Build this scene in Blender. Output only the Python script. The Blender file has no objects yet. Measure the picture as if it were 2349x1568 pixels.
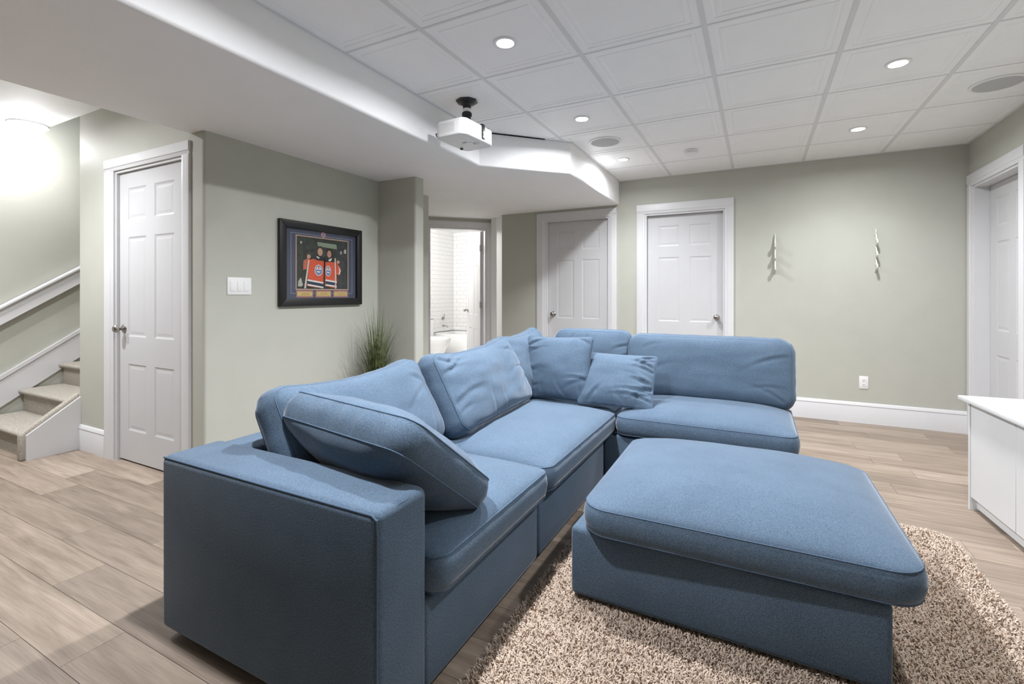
import bpy, bmesh, math, random
import numpy as np
from mathutils import Matrix, Vector, noise

random.seed(7)
R = math.radians
scene = bpy.context.scene
COL = scene.collection

# ---------------------------------------------------------------- camera
cam_d = bpy.data.cameras.new('camera')
cam = bpy.data.objects.new('camera', cam_d); COL.objects.link(cam)
cam.location = (0, 0, 1.2)
cam.rotation_euler = (R(90), 0, R(27.26))
cam_d.sensor_width = 36.0; cam_d.sensor_fit = 'HORIZONTAL'
cam_d.lens = 1095.69 / 2349 * 36.0
cam_d.shift_y = -(784 - 673.09) / 2349
cam_d.clip_start = 0.02
scene.camera = cam

# ---------------------------------------------------------------- world, exposure
w = bpy.data.worlds.new('world'); scene.world = w; w.use_nodes = True
w.node_tree.nodes['Background'].inputs[0].default_value = (1, 1, 1, 1)
w.node_tree.nodes['Background'].inputs[1].default_value = 0.25
scene.view_settings.view_transform = 'Standard'
scene.view_settings.look = 'None'
scene.view_settings.gamma = 1.0
scene.view_settings.use_curve_mapping = False
scene.view_settings.exposure = 1.85
CAN_POWER = 88.0          # watts of each recessed lamp
STAIR_POWER = 5.5
BATH_POWER = 21.0
try:
    scene.cycles.diffuse_bounces = 8
    scene.cycles.max_bounces = 12
    scene.cycles.sample_clamp_indirect = 6.0
except Exception:
    pass

# ---------------------------------------------------------------- materials
MATS = {}
def mat(name, col, rough=0.6, spec=0.3, metal=0.0, noise_scale=None, noise_amt=0.0, bump_scale=None, bump=0.0,
        sheen=0.0, emit=None, coat=0.0, space='Object', col2=None, detail=3.0):
    if name in MATS: return MATS[name]
    m = bpy.data.materials.new(name); m.use_nodes = True
    nt = m.node_tree; b = nt.nodes['Principled BSDF']
    b.inputs['Base Color'].default_value = (*col, 1)
    b.inputs['Roughness'].default_value = rough
    b.inputs['Specular IOR Level'].default_value = spec
    b.inputs['Metallic'].default_value = metal
    if sheen: b.inputs['Sheen Weight'].default_value = sheen; b.inputs['Sheen Roughness'].default_value = 0.5
    if coat: b.inputs['Coat Weight'].default_value = coat
    if emit:
        b.inputs['Emission Color'].default_value = (*emit[0], 1); b.inputs['Emission Strength'].default_value = emit[1]
    tc = nt.nodes.new('ShaderNodeTexCoord')
    if noise_scale:
        n = nt.nodes.new('ShaderNodeTexNoise'); n.inputs['Scale'].default_value = noise_scale; n.inputs['Detail'].default_value = detail
        nt.links.new(tc.outputs[space], n.inputs['Vector'])
        r = nt.nodes.new('ShaderNodeValToRGB')
        a = col; c2 = col2 or tuple(max(0, x * (1 - noise_amt)) for x in col)
        r.color_ramp.elements[0].position = 0.35; r.color_ramp.elements[1].position = 0.65
        r.color_ramp.elements[0].color = (*c2, 1); r.color_ramp.elements[1].color = (*tuple(min(1, x * (1 + noise_amt * .5)) for x in a), 1)
        nt.links.new(n.outputs['Fac'], r.inputs['Fac']); nt.links.new(r.outputs['Color'], b.inputs['Base Color'])
    if bump_scale:
        n2 = nt.nodes.new('ShaderNodeTexNoise'); n2.inputs['Scale'].default_value = bump_scale; n2.inputs['Detail'].default_value = 4
        nt.links.new(tc.outputs[space], n2.inputs['Vector'])
        bp = nt.nodes.new('ShaderNodeBump'); bp.inputs['Strength'].default_value = bump; bp.inputs['Distance'].default_value = 0.004
        nt.links.new(n2.outputs['Fac'], bp.inputs['Height']); nt.links.new(bp.outputs['Normal'], b.inputs['Normal'])
    MATS[name] = m
    return m

M_WALL = mat('wall_paint', (0.485, 0.488, 0.430), 0.55, 0.3, noise_scale=5, noise_amt=0.02, bump_scale=220, bump=0.12)
M_WHITE = mat('white_ceiling_paint', (0.90, 0.90, 0.90), 0.7, 0.2, noise_scale=4, noise_amt=0.01, bump_scale=180, bump=0.15)
M_TRIM = mat('white_trim_paint', (0.68, 0.68, 0.69), 0.35, 0.4, noise_scale=6, noise_amt=0.01)
M_DOOR = mat('white_door_paint', (0.60, 0.60, 0.61), 0.4, 0.4, noise_scale=6, noise_amt=0.012, bump_scale=90, bump=0.04)
M_TILE = mat('ceiling_tile_vinyl', (0.90, 0.90, 0.90), 0.5, 0.3, noise_scale=7, noise_amt=0.012)
M_TEE = mat('tee_bar_enamel', (0.72, 0.72, 0.72), 0.5, 0.3, noise_scale=7, noise_amt=0.01)
M_STEEL = mat('brushed_nickel', (0.42, 0.40, 0.38), 0.28, 0.5, metal=1.0, noise_scale=40, noise_amt=0.05)
M_BLACK = mat('black_plastic', (0.012, 0.012, 0.013), 0.35, 0.5, noise_scale=20, noise_amt=0.1)
M_PLASTIC = mat('white_plastic', (0.82, 0.82, 0.81), 0.4, 0.4, noise_scale=10, noise_amt=0.01)
M_GREYMESH = mat('speaker_mesh', (0.55, 0.55, 0.55), 0.7, 0.2, noise_scale=900, noise_amt=0.4)
M_CARPET = mat('stair_carpet', (0.50, 0.46, 0.40), 1.0, 0.05, noise_scale=160, noise_amt=0.35, bump_scale=260, bump=1.0)
M_CONSOLE = mat('console_lacquer', (0.64, 0.65, 0.65), 0.3, 0.45, noise_scale=5, noise_amt=0.01)
M_DARK = mat('gap_shadow_black', (0.02, 0.02, 0.02), 0.8, 0.1, noise_scale=9, noise_amt=0.1)
M_PORC = mat('white_porcelain', (0.85, 0.85, 0.85), 0.15, 0.5, noise_scale=4, noise_amt=0.005)
M_SUBWAY = mat('glazed_white_tile', (0.84, 0.84, 0.84), 0.15, 0.5, noise_scale=6, noise_amt=0.01)
M_GROUT = mat('grey_grout', (0.40, 0.40, 0.39), 0.9, 0.1, noise_scale=60, noise_amt=0.08)
M_BULB = mat('lamp_glass', (1, 1, 1), 0.4, emit=((1, 0.97, 0.92), 14.0))
M_DOME = mat('dome_glass', (1, 1, 1), 0.4, emit=((1, 0.97, 0.90), 5.0))

def fabric_mat():
    m = bpy.data.materials.new('blue_linen'); m.use_nodes = True
    nt = m.node_tree; b = nt.nodes['Principled BSDF']; L = nt.links.new
    tc = nt.nodes.new('ShaderNodeTexCoord')
    def nz(scale, det=2, mp=None):
        n = nt.nodes.new('ShaderNodeTexNoise'); n.inputs['Scale'].default_value = scale; n.inputs['Detail'].default_value = det
        if mp:
            k = nt.nodes.new('ShaderNodeMapping'); k.inputs['Scale'].default_value = mp; L(tc.outputs['Object'], k.inputs['Vector']); L(k.outputs['Vector'], n.inputs['Vector'])
        else: L(tc.outputs['Object'], n.inputs['Vector'])
        return n
    a = nz(420, 2); c = nz(6, 3); d = nz(240, 1, (1, 6, 1)); e = nz(240, 1, (6, 1, 1))
    mx = nt.nodes.new('ShaderNodeMath'); mx.operation = 'ADD'; L(d.outputs['Fac'], mx.inputs[0]); L(e.outputs['Fac'], mx.inputs[1])
    m2 = nt.nodes.new('ShaderNodeMath'); m2.operation = 'ADD'; L(mx.outputs[0], m2.inputs[0]); L(a.outputs['Fac'], m2.inputs[1])
    m3 = nt.nodes.new('ShaderNodeMath'); m3.operation = 'DIVIDE'; L(m2.outputs[0], m3.inputs[0]); m3.inputs[1].default_value = 3.0
    r = nt.nodes.new('ShaderNodeValToRGB'); r.color_ramp.elements[0].position = 0.41; r.color_ramp.elements[1].position = 0.59
    r.color_ramp.elements[0].color = (0.048, 0.082, 0.128, 1); r.color_ramp.elements[1].color = (0.124, 0.170, 0.228, 1)
    L(m3.outputs[0], r.inputs['Fac'])
    r2 = nt.nodes.new('ShaderNodeValToRGB'); r2.color_ramp.elements[0].position = 0.3; r2.color_ramp.elements[1].position = 0.7
    r2.color_ramp.elements[0].color = (0.93, 0.93, 0.93, 1); r2.color_ramp.elements[1].color = (1.05, 1.05, 1.05, 1)
    L(c.outputs['Fac'], r2.inputs['Fac'])
    mm = nt.nodes.new('ShaderNodeMix'); mm.data_type = 'RGBA'; mm.blend_type = 'MULTIPLY'; mm.inputs[0].default_value = 1.0
    L(r.outputs['Color'], mm.inputs[6]); L(r2.outputs['Color'], mm.inputs[7]); L(mm.outputs[2], b.inputs['Base Color'])
    bp = nt.nodes.new('ShaderNodeBump'); bp.inputs['Strength'].default_value = 0.45; bp.inputs['Distance'].default_value = 0.002
    L(m3.outputs[0], bp.inputs['Height']); L(bp.outputs['Normal'], b.inputs['Normal'])
    b.inputs['Roughness'].default_value = 0.9; b.inputs['Specular IOR Level'].default_value = 0.1
    b.inputs['Sheen Weight'].default_value = 0.40; b.inputs['Sheen Roughness'].default_value = 0.30
    b.inputs['Sheen Tint'].default_value = (0.95, 0.97, 1.0, 1)
    return m
M_FAB = fabric_mat()
M_PIPE = mat('blue_piping', (0.085, 0.128, 0.19), 0.9, 0.1, noise_scale=300, noise_amt=0.2)

def plank_mat():
    m = bpy.data.materials.new('oak_plank'); m.use_nodes = True
    nt = m.node_tree; b = nt.nodes['Principled BSDF']; L = nt.links.new
    g = nt.nodes.new('ShaderNodeNewGeometry'); oi = nt.nodes.new('ShaderNodeObjectInfo')
    mul = nt.nodes.new('ShaderNodeVectorMath'); mul.operation = 'SCALE'; mul.inputs['Scale'].default_value = 37.0
    comb = nt.nodes.new('ShaderNodeCombineXYZ'); L(oi.outputs['Random'], comb.inputs[0]); L(oi.outputs['Random'], comb.inputs[1]); L(oi.outputs['Random'], comb.inputs[2])
    L(comb.outputs[0], mul.inputs[0])
    add = nt.nodes.new('ShaderNodeVectorMath'); add.operation = 'ADD'; L(g.outputs['Position'], add.inputs[0]); L(mul.outputs[0], add.inputs[1])
    mp = nt.nodes.new('ShaderNodeMapping'); mp.inputs['Scale'].default_value = (1.4, 16, 1); L(add.outputs[0], mp.inputs['Vector'])
    n1 = nt.nodes.new('ShaderNodeTexNoise'); n1.inputs['Scale'].default_value = 1.6; n1.inputs['Detail'].default_value = 6; n1.inputs['Distortion'].default_value = 0.6; L(mp.outputs[0], n1.inputs['Vector'])
    mp2 = nt.nodes.new('ShaderNodeMapping'); mp2.inputs['Scale'].default_value = (5, 130, 1); L(add.outputs[0], mp2.inputs['Vector'])
    n2 = nt.nodes.new('ShaderNodeTexNoise'); n2.inputs['Scale'].default_value = 1.5; n2.inputs['Detail'].default_value = 4; L(mp2.outputs[0], n2.inputs['Vector'])
    base = nt.nodes.new('ShaderNodeValToRGB'); cr = base.color_ramp
    cr.elements[0].position = 0.0; cr.elements[0].color = (0.235, 0.187, 0.149, 1)
    cr.elements[1].position = 1.0; cr.elements[1].color = (0.370, 0.302, 0.244, 1)
    e = cr.elements.new(0.5); e.color = (0.298, 0.238, 0.187, 1)
    L(oi.outputs['Random'], base.inputs['Fac'])
    r1 = nt.nodes.new('ShaderNodeValToRGB'); r1.color_ramp.elements[0].position = 0.30; r1.color_ramp.elements[1].position = 0.72
    r1.color_ramp.elements[0].color = (0.70, 0.68, 0.66, 1); r1.color_ramp.elements[1].color = (1.16, 1.17, 1.18, 1); L(n1.outputs['Fac'], r1.inputs['Fac'])
    r2 = nt.nodes.new('ShaderNodeValToRGB'); r2.color_ramp.elements[0].position = 0.35; r2.color_ramp.elements[1].position = 0.6
    r2.color_ramp.elements[0].color = (0.86, 0.85, 0.84, 1); r2.color_ramp.elements[1].color = (1.03, 1.03, 1.03, 1); L(n2.outputs['Fac'], r2.inputs['Fac'])
    a = nt.nodes.new('ShaderNodeMix'); a.data_type = 'RGBA'; a.blend_type = 'MULTIPLY'; a.inputs[0].default_value = 1; L(base.outputs[0], a.inputs[6]); L(r1.outputs[0], a.inputs[7])
    c = nt.nodes.new('ShaderNodeMix'); c.data_type = 'RGBA'; c.blend_type = 'MULTIPLY'; c.inputs[0].default_value = 1; L(a.outputs[2], c.inputs[6]); L(r2.outputs[0], c.inputs[7])
    L(c.outputs[2], b.inputs['Base Color'])
    bp = nt.nodes.new('ShaderNodeBump'); bp.inputs['Strength'].default_value = 0.12; bp.inputs['Distance'].default_value = 0.002; L(n2.outputs['Fac'], bp.inputs['Height']); L(bp.outputs[0], b.inputs['Normal'])
    b.inputs['Roughness'].default_value = 0.5; b.inputs['Specular IOR Level'].default_value = 0.3
    return m
M_PLANK = plank_mat()
M_SUBFLOOR = mat('floor_joint_wood', (0.27, 0.20, 0.15), 0.7, 0.2, noise_scale=9, noise_amt=0.15)
M_RUG = mat('shag_yarn', (0.60, 0.490, 0.398), 1.0, 0.05, noise_scale=70, noise_amt=0.20, sheen=0.2, detail=5)
M_RUGBASE = mat('rug_backing', (0.50, 0.40, 0.32), 1.0, 0.05, noise_scale=60, noise_amt=0.3)

# ---------------------------------------------------------------- mesh helpers
class MB:
    def __init__(s): s.v = []; s.f = []
    def box(s, x0, x1, y0, y1, z0, z1):
        o = len(s.v)
        s.v += [(x0, y0, z0), (x1, y0, z0), (x1, y1, z0), (x0, y1, z0), (x0, y0, z1), (x1, y0, z1), (x1, y1, z1), (x0, y1, z1)]
        s.f += [tuple(o + i for i in q) for q in ((0, 3, 2, 1), (4, 5, 6, 7), (0, 1, 5, 4), (1, 2, 6, 5), (2, 3, 7, 6), (3, 0, 4, 7))]
        return s
    def prism(s, poly, a0, a1, axis='z'):
        o = len(s.v); n = len(poly)
        def P(p, a):
            if axis == 'z': return (p[0], p[1], a)
            if axis == 'y': return (p[0], a, p[1])
            return (a, p[0], p[1])
        s.v += [P(p, a0) for p in poly] + [P(p, a1) for p in poly]
        s.f.append(tuple(o + i for i in range(n))); s.f.append(tuple(o + n + i for i in reversed(range(n))))
        for i in range(n):
            j = (i + 1) % n; s.f.append((o + i, o + n + i, o + n + j, o + j))
        return s
    def lathe(s, prof, n=24, c=(0, 0, 0), axis='z', cap=True, sx=1, sy=1):
        o = len(s.v)
        for r, h in prof:
            for k in range(n):
                a = 2 * math.pi * k / n; p = (r * math.cos(a) * sx, r * math.sin(a) * sy, h)
                if axis == 'y': p = (p[0], p[2], p[1])
                if axis == 'x': p = (p[2], p[0], p[1])
                s.v.append((p[0] + c[0], p[1] + c[1], p[2] + c[2]))
        for i in range(len(prof) - 1):
            for k in range(n):
                s.f.append((o + i * n + k, o + i * n + (k + 1) % n, o + (i + 1) * n + (k + 1) % n, o + (i + 1) * n + k))
        if cap:
            s.f.append(tuple(o + k for k in range(n))); s.f.append(tuple(o + (len(prof) - 1) * n + k for k in range(n)))
        return s
    def tube(s, path, r, n=6, closed=False):
        o = len(s.v); P = [Vector(p) for p in path]; m = len(P)
        for i in range(m):
            if closed: t = P[(i + 1) % m] - P[i - 1]
            else: t = P[min(i + 1, m - 1)] - P[max(i - 1, 0)]
            t.normalize(); u = t.cross(Vector((0.13, 0.21, 0.97)))
            if u.length < 1e-3: u = t.cross(Vector((1, 0, 0)))
            u.normalize(); q = t.cross(u)
            for k in range(n):
                a = 2 * math.pi * k / n; s.v.append(tuple(P[i] + u * (r * math.cos(a)) + q * (r * math.sin(a))))
        for i in range(m if closed else m - 1):
            for k in range(n):
                j = (i + 1) % m
                s.f.append((o + i * n + k, o + i * n + (k + 1) % n, o + j * n + (k + 1) % n, o + j * n + k))
        if not closed:
            s.f.append(tuple(o + k for k in range(n))); s.f.append(tuple(o + (m - 1) * n + k for k in range(n)))
        return s

def mesh_of(name, mb, bevel=0, seg=2, smooth=True, ang=40, filt=None):
    bm = bmesh.new()
    vs = [bm.verts.new(p) for p in mb.v]
    for f in mb.f:
        try: bm.faces.new([vs[i] for i in f])
        except ValueError: pass
    bmesh.ops.recalc_face_normals(bm, faces=bm.faces)
    if bevel:
        ed = [e for e in bm.edges if len(e.link_faces) == 2 and e.calc_face_angle(0) > R(25) and (filt is None or filt(e))]
        bmesh.ops.bevel(bm, geom=ed, offset=bevel, segments=seg, profile=0.5, affect='EDGES', clamp_overlap=True)
    me = bpy.data.meshes.new(name); bm.to_mesh(me); bm.free()
    if smooth:
        for p in me.polygons: p.use_smooth = True
        me.set_sharp_from_angle(angle=R(ang))
    return me

def link(name, me, m, parent=None, loc=None, rot=None):
    o = bpy.data.objects.new(name, me)
    if m is not None and not me.materials: me.materials.append(m)
    COL.objects.link(o)
    if parent is not None: o.parent = parent
    if loc is not None: o.location = loc
    if rot is not None: o.rotation_euler = rot
    return o
def obj(name, mb, m, parent=None, loc=None, rot=None, **k):
    return link(name, mesh_of(name, mb, **k), m, parent, loc, rot)
def tag(o, label=None, cat=None, group=None, kind=None):
    if label: o['label'] = label
    if cat: o['category'] = cat
    if group: o['group'] = group
    if kind: o['kind'] = kind
    return o
def empty(name, loc=(0, 0, 0), rz=0, label=None, cat=None, group=None, kind=None):
    o = bpy.data.objects.new(name, None); COL.objects.link(o); o.location = loc; o.rotation_euler = (0, 0, rz)
    o.empty_display_size = 0.1
    return tag(o, label, cat, group, kind)
def struct(name, mb, m, label=None, cat=None, **k):
    o = obj(name, mb, m, **k); return tag(o, label, cat, kind='structure')
def light(name, typ, parent, loc, power, col=(0.968, 0.985, 1.030), size=0.03, spot=None, blend=1.0):
    d = bpy.data.lights.new(name, typ); d.energy = power; d.color = col; d.shadow_soft_size = size
    if typ == 'SPOT': d.spot_size = R(spot); d.spot_blend = blend
    o = bpy.data.objects.new(name, d); COL.objects.link(o); o.parent = parent; o.location = loc
    return o

# ================================================================= ROOM SHELL
CZ = 2.485      # drop ceiling
SZ = 2.216      # soffit underside
LZ = 2.577      # landing ceiling
XR, YB, YN, XL = 1.605, 5.43, -3.6, -5.66
XP = -3.06      # picture wall
YC = 1.76       # closet wall face
T = 0.12

# --- floor: sub floor slab + every plank
fl = MB().box(XL - .1, XR + .2, YN - .1, 5.55, -0.10, -0.0075)
fl.box(-5.7, -2.2, 5.5, 8.2, -0.10, -0.0075)
floor = struct('floor', fl, M_SUBFLOOR, 'wood look plank floor of the basement room', 'floor', smooth=False)
plank_me = mesh_of('plank', MB().box(0, 1, 0, 1, -0.0075, 0), smooth=False); plank_me.materials.append(M_PLANK)
PW, PL = 0.182, 1.22
rng = random.Random(3)
y = YB - PW * 36
while y < YB - 0.001:
    x0lim = XL if y < YC - .02 else XP - 0.02
    off = rng.random() * PL
    x = x0lim - off
    while x < XR:
        a, b_ = max(x, x0lim), min(x + PL, XR)
        if b_ - a > 0.02:
            o = link('plank', plank_me, None, floor, (a, y, 0)); o.scale = (b_ - a - 0.0015, PW - 0.0015, 1)
        x += PL
    y += PW

# --- walls
def wall_boxes(axis, face, thick, a0, a1, z0, z1, openings=()):
    """axis 'x': wall runs along X at Y=face (thickness to +Y); 'y': runs along Y at X=face. openings (a0,a1,top)"""
    mb = MB(); cur = a0
    def seg(p, q, u, v):
        lo, hi = min(face, face + thick), max(face, face + thick)
        if axis == 'x': mb.box(p, q, lo, hi, u, v)
        else: mb.box(lo, hi, p, q, u, v)
    for (o0, o1, top) in sorted(openings):
        if o0 > cur: seg(cur, o0, z0, z1)
        seg(o0, o1, top, z1); cur = o1
    if a1 > cur: seg(cur, a1, z0, z1)
    return mb

D1 = (-4.14, -3.28, 2.085); D2 = (-1.125, -0.305, 2.085); D3 = (-2.33, -1.53, 2.095)
D4 = (4.525, 5.335, 2.105)
struct('wall_back', wall_boxes('x', YB, 0.14, -2.945, XR + .16, -.01, 2.56, (D2, D3)), M_WALL, 'sage grey back wall with two white doors', 'wall', smooth=False)
struct('wall_right', wall_boxes('y', XR, 0.16, YN, YB, -.01, 2.56, (D4,)), M_WALL, 'sage grey right wall with a recessed white door', 'wall', smooth=False)
struct('wall_front', wall_boxes('x', YN, -0.12, XL - .1, XR + .1, -.01, 2.7), M_WALL, 'sage grey wall behind the viewer', 'wall', smooth=False)
struct('wall_stairs', wall_boxes('y', XL, -0.12, YN, 4.6, -.01, 4.3), M_WALL, 'pale stairwell wall carrying the handrail', 'wall', smooth=False)
def vertical_edge_at(px, py, tol=0.01):
    return lambda e: all(abs(v.co.x - px) < tol and abs(v.co.y - py) < tol for v in e.verts)
# closet wall: front leg, then picture wall leg, as an L with rounded corner
cw = MB()
cw.box(-4.68, D1[0], YC, YC + T, -.01, LZ + .05); cw.box(D1[0], D1[1], YC, YC + T, D1[2], LZ + .05)
struct('wall_closet', cw, M_WALL, 'sage grey closet wall beside the stairs', 'wall', smooth=False)
pw = MB().prism([(D1[1], YC), (XP, YC), (XP, 4.05), (-4.2, 4.05), (-4.2, 3.95), (XP - T, 3.95), (XP - T, YC + T), (D1[1], YC + T)], -.01, 2.6)
struct('wall_picture', pw, M_WALL, 'sage grey wall carrying the framed picture', 'wall', bevel=0.022, seg=5, filt=lambda e: vertical_edge_at(XP, YC)(e) or vertical_edge_at(XP, 4.05)(e))
st = MB().box(XP - .01, -2.64, 3.30, 3.42, -.01, SZ + .01)
struct('wall_stub', st, M_WALL, 'short sage grey stub wall by the hallway', 'wall', bevel=0.022, seg=5, filt=lambda e: vertical_edge_at(-2.64, 3.30)(e) or vertical_edge_at(-2.64, 3.42)(e))
# stairwell side + end
struct('wall_stairwell_side', MB().box(-4.68, -4.56, YC + T, 4.6, -.01, 4.3).box(-4.68, -4.56, YC, YC + T, LZ + .05, 4.3), M_WALL, 'inner stairwell wall', 'wall', smooth=False)
struct('wall_stairwell_end', MB().box(XL, -4.6, 4.6, 4.7, -.01, 4.3).box(XL, -4.56, YC - .02, YC + .0, LZ + .06, 4.3), M_WALL, 'upper end walls of stairwell', 'wall', smooth=False)
struct('ceiling_stairwell', MB().box(XL, -4.56, YC - .02, 4.7, 4.3, 4.36), M_WHITE, 'high stairwell ceiling', 'ceiling', smooth=False)
struct('ceiling_landing', MB().box(XL, -3.14, YN, YC, LZ, LZ + .06), M_WHITE, 'white landing ceiling with dome light', 'ceiling', smooth=False)

# --- soffit
sof = [(-3.2, YN), (-1.972, YN), (-1.972, 3.26), (-1.418, 3.84), (-1.418, YB + .02), (-2.945, YB + .02), (-3.25, 5.735), (-4.2, 4.80), (-4.2, 3.97), (XP - .08, 3.97), (XP - .08, YC), (-3.2, YC)]
low = lambda e: all(v.co.z < SZ + .001 for v in e.verts) and all(v.co.x > -1.99 for v in e.verts) and min(v.co.y for v in e.verts) < 5.3
so = struct('ceiling_soffit', MB().prism(sof, SZ, 2.62), M_WHITE, 'white boxed soffit with an angled end', 'soffit', bevel=0.02, seg=4, filt=low)

# --- drop ceiling: backing, tiles, tee bars
ceil = struct('ceiling', MB().box(-1.98, XR + .1, YN, YB + .1, CZ + .02, CZ + .06), M_WHITE, 'white drop ceiling of moulded square tiles', 'ceiling', smooth=False)
GX = [-1.972, -1.461, -0.845, -0.229, 0.387, 1.003, XR]
GY = sorted([3.06 + .599 * k for k in range(-9, 4)] + [YB]); GY = [g for g in GY if g > YN + .05]; GY = [YN] + GY
def tile_mesh(wx, wy):
    mb = MB(); lo = []
    steps = [(0, 0), (.045, 0), (.049, .0028), (.060, .0028), (.064, .0004), (.078, .0004), (.082, .0022), (.10, .0022)]
    for ins, dz in steps:
        lo.append(len(mb.v)); i = ins
        mb.v += [(i, i, dz), (wx - i, i, dz), (wx - i, wy - i, dz), (i, wy - i, dz)]
    for a, b_ in zip(lo, lo[1:]):
        for k in range(4): mb.f.append((a + k, a + (k + 1) % 4, b_ + (k + 1) % 4, b_ + k))
    mb.f.append(tuple(lo[-1] + k for k in range(4)))
    o = len(mb.v); mb.v += [(0, 0, .018), (wx, 0, .018), (wx, wy, .018), (0, wy, .018)]
    mb.f.append((o, o + 1, o + 2, o + 3))
    for k in range(4): mb.f.append((lo[0] + k, lo[0] + (k + 1) % 4, o + (k + 1) % 4, o + k))
    return mb
tcache = {}
for i in range(len(GX) - 1):
    for j in range(len(GY) - 1):
        wx, wy = round(GX[i + 1] - GX[i], 3), round(GY[j + 1] - GY[j], 3)
        if (wx, wy) not in tcache:
            me = mesh_of('ceiling_tile', tile_mesh(wx, wy), smooth=False); me.materials.append(M_TILE); tcache[(wx, wy)] = me
        link('ceiling_tile', tcache[(wx, wy)], None, ceil, (GX[i], GY[j], CZ))
tee_main = mesh_of('tee_bar', MB().box(-.012, .012, YN, YB, -.003, .004), smooth=False); tee_main.materials.append(M_TEE)
for gx in GX[1:-1]: link('tee_bar', tee_main, None, ceil, (gx, 0, CZ))
for j in range(1, len(GY) - 1):
    for i in range(len(GX) - 1):
        key = ('c', i)
        if key not in tcache:
            me = mesh_of('cross_tee', MB().box(.012, GX[i + 1] - GX[i] - .012, -.006, .006, -.002, .004), smooth=False); me.materials.append(M_TEE); tcache[key] = me
        link('cross_tee', tcache[key], None, ceil, (GX[i], GY[j], CZ))
# wall angle of the drop ceiling
struct('trim_1', MB().box(-1.972, -1.954, YN, 3.26, CZ - .003, CZ + .003).box(-1.418, XR, YB - .018, YB, CZ - .003, CZ + .003).box(XR - .018, XR, YN, YB - .018, CZ - .003, CZ + .003)
       .box(-1.418, -1.40, 3.84, YB - .018, CZ - .003, CZ + .003), M_TEE, 'thin grey wall angle edging the drop ceiling', 'trim', smooth=False)

dgap = obj('trim_3', MB().box(0, .806, -.012, .004, -.006, .001), M_TEE, None, (-1.972, 3.26, CZ), (0, 0, math.atan2(.58, .554)), smooth=False)
tag(dgap, 'wall angle strip with a painted gap shadow where the angled soffit meets the ceiling', 'trim', kind='structure')
obj('gap_shadow', MB().box(.10, .56, -.016, -.011, -.008, .0), M_DARK, dgap, smooth=False)  # black strip stands in for the shadow between soffit and tiles
# --- baseboards
def base_profile():  # (depth, height)
    return [(0, 0), (-.016, 0), (-.016, .145), (-.014, .150), (-.014, .158), (-.017, .162), (-.012, .183), (-.006, .190), (0, .190)]
def baseboard(name, x0, length, rz, label, loc, h=1.0):
    mb = MB().prism([(a, b_ * h) for a, b_ in base_profile()], 0, length, 'x')
    o = obj(name, mb, M_TRIM, None, loc, (0, 0, rz), ang=30); return tag(o, label, 'baseboard', kind='structure')
baseboard('baseboard_back', 0, XR - D2[1] - .085, 0, 'tall white baseboard along the back wall', (D2[1] + .085, YB, 0))
baseboard('baseboard_back_middle', 0, D2[0] - D3[1] - .18, 0, 'white baseboard piece between the two back doors', (D3[1] + .09, YB, 0))
baseboard('baseboard_closet', 0, D1[0] - .13 + 4.68, 0, 'short white baseboard between stairs and closet door', (-4.68, YC, 0))
baseboard('baseboard_picture', 0, 3.30 - YC - .02, R(90), 'white baseboard under the framed picture', (XP, YC + .02, 0))
baseboard('baseboard_stub', 0, 0.40, 0, 'white baseboard on the stub wall', (XP + .016, 3.30, 0))
baseboard('baseboard_right', 0, D4[0] - .09 - YN, R(-90), 'white baseboard along the right wall', (XR, D4[0] - .09, 0))

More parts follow.
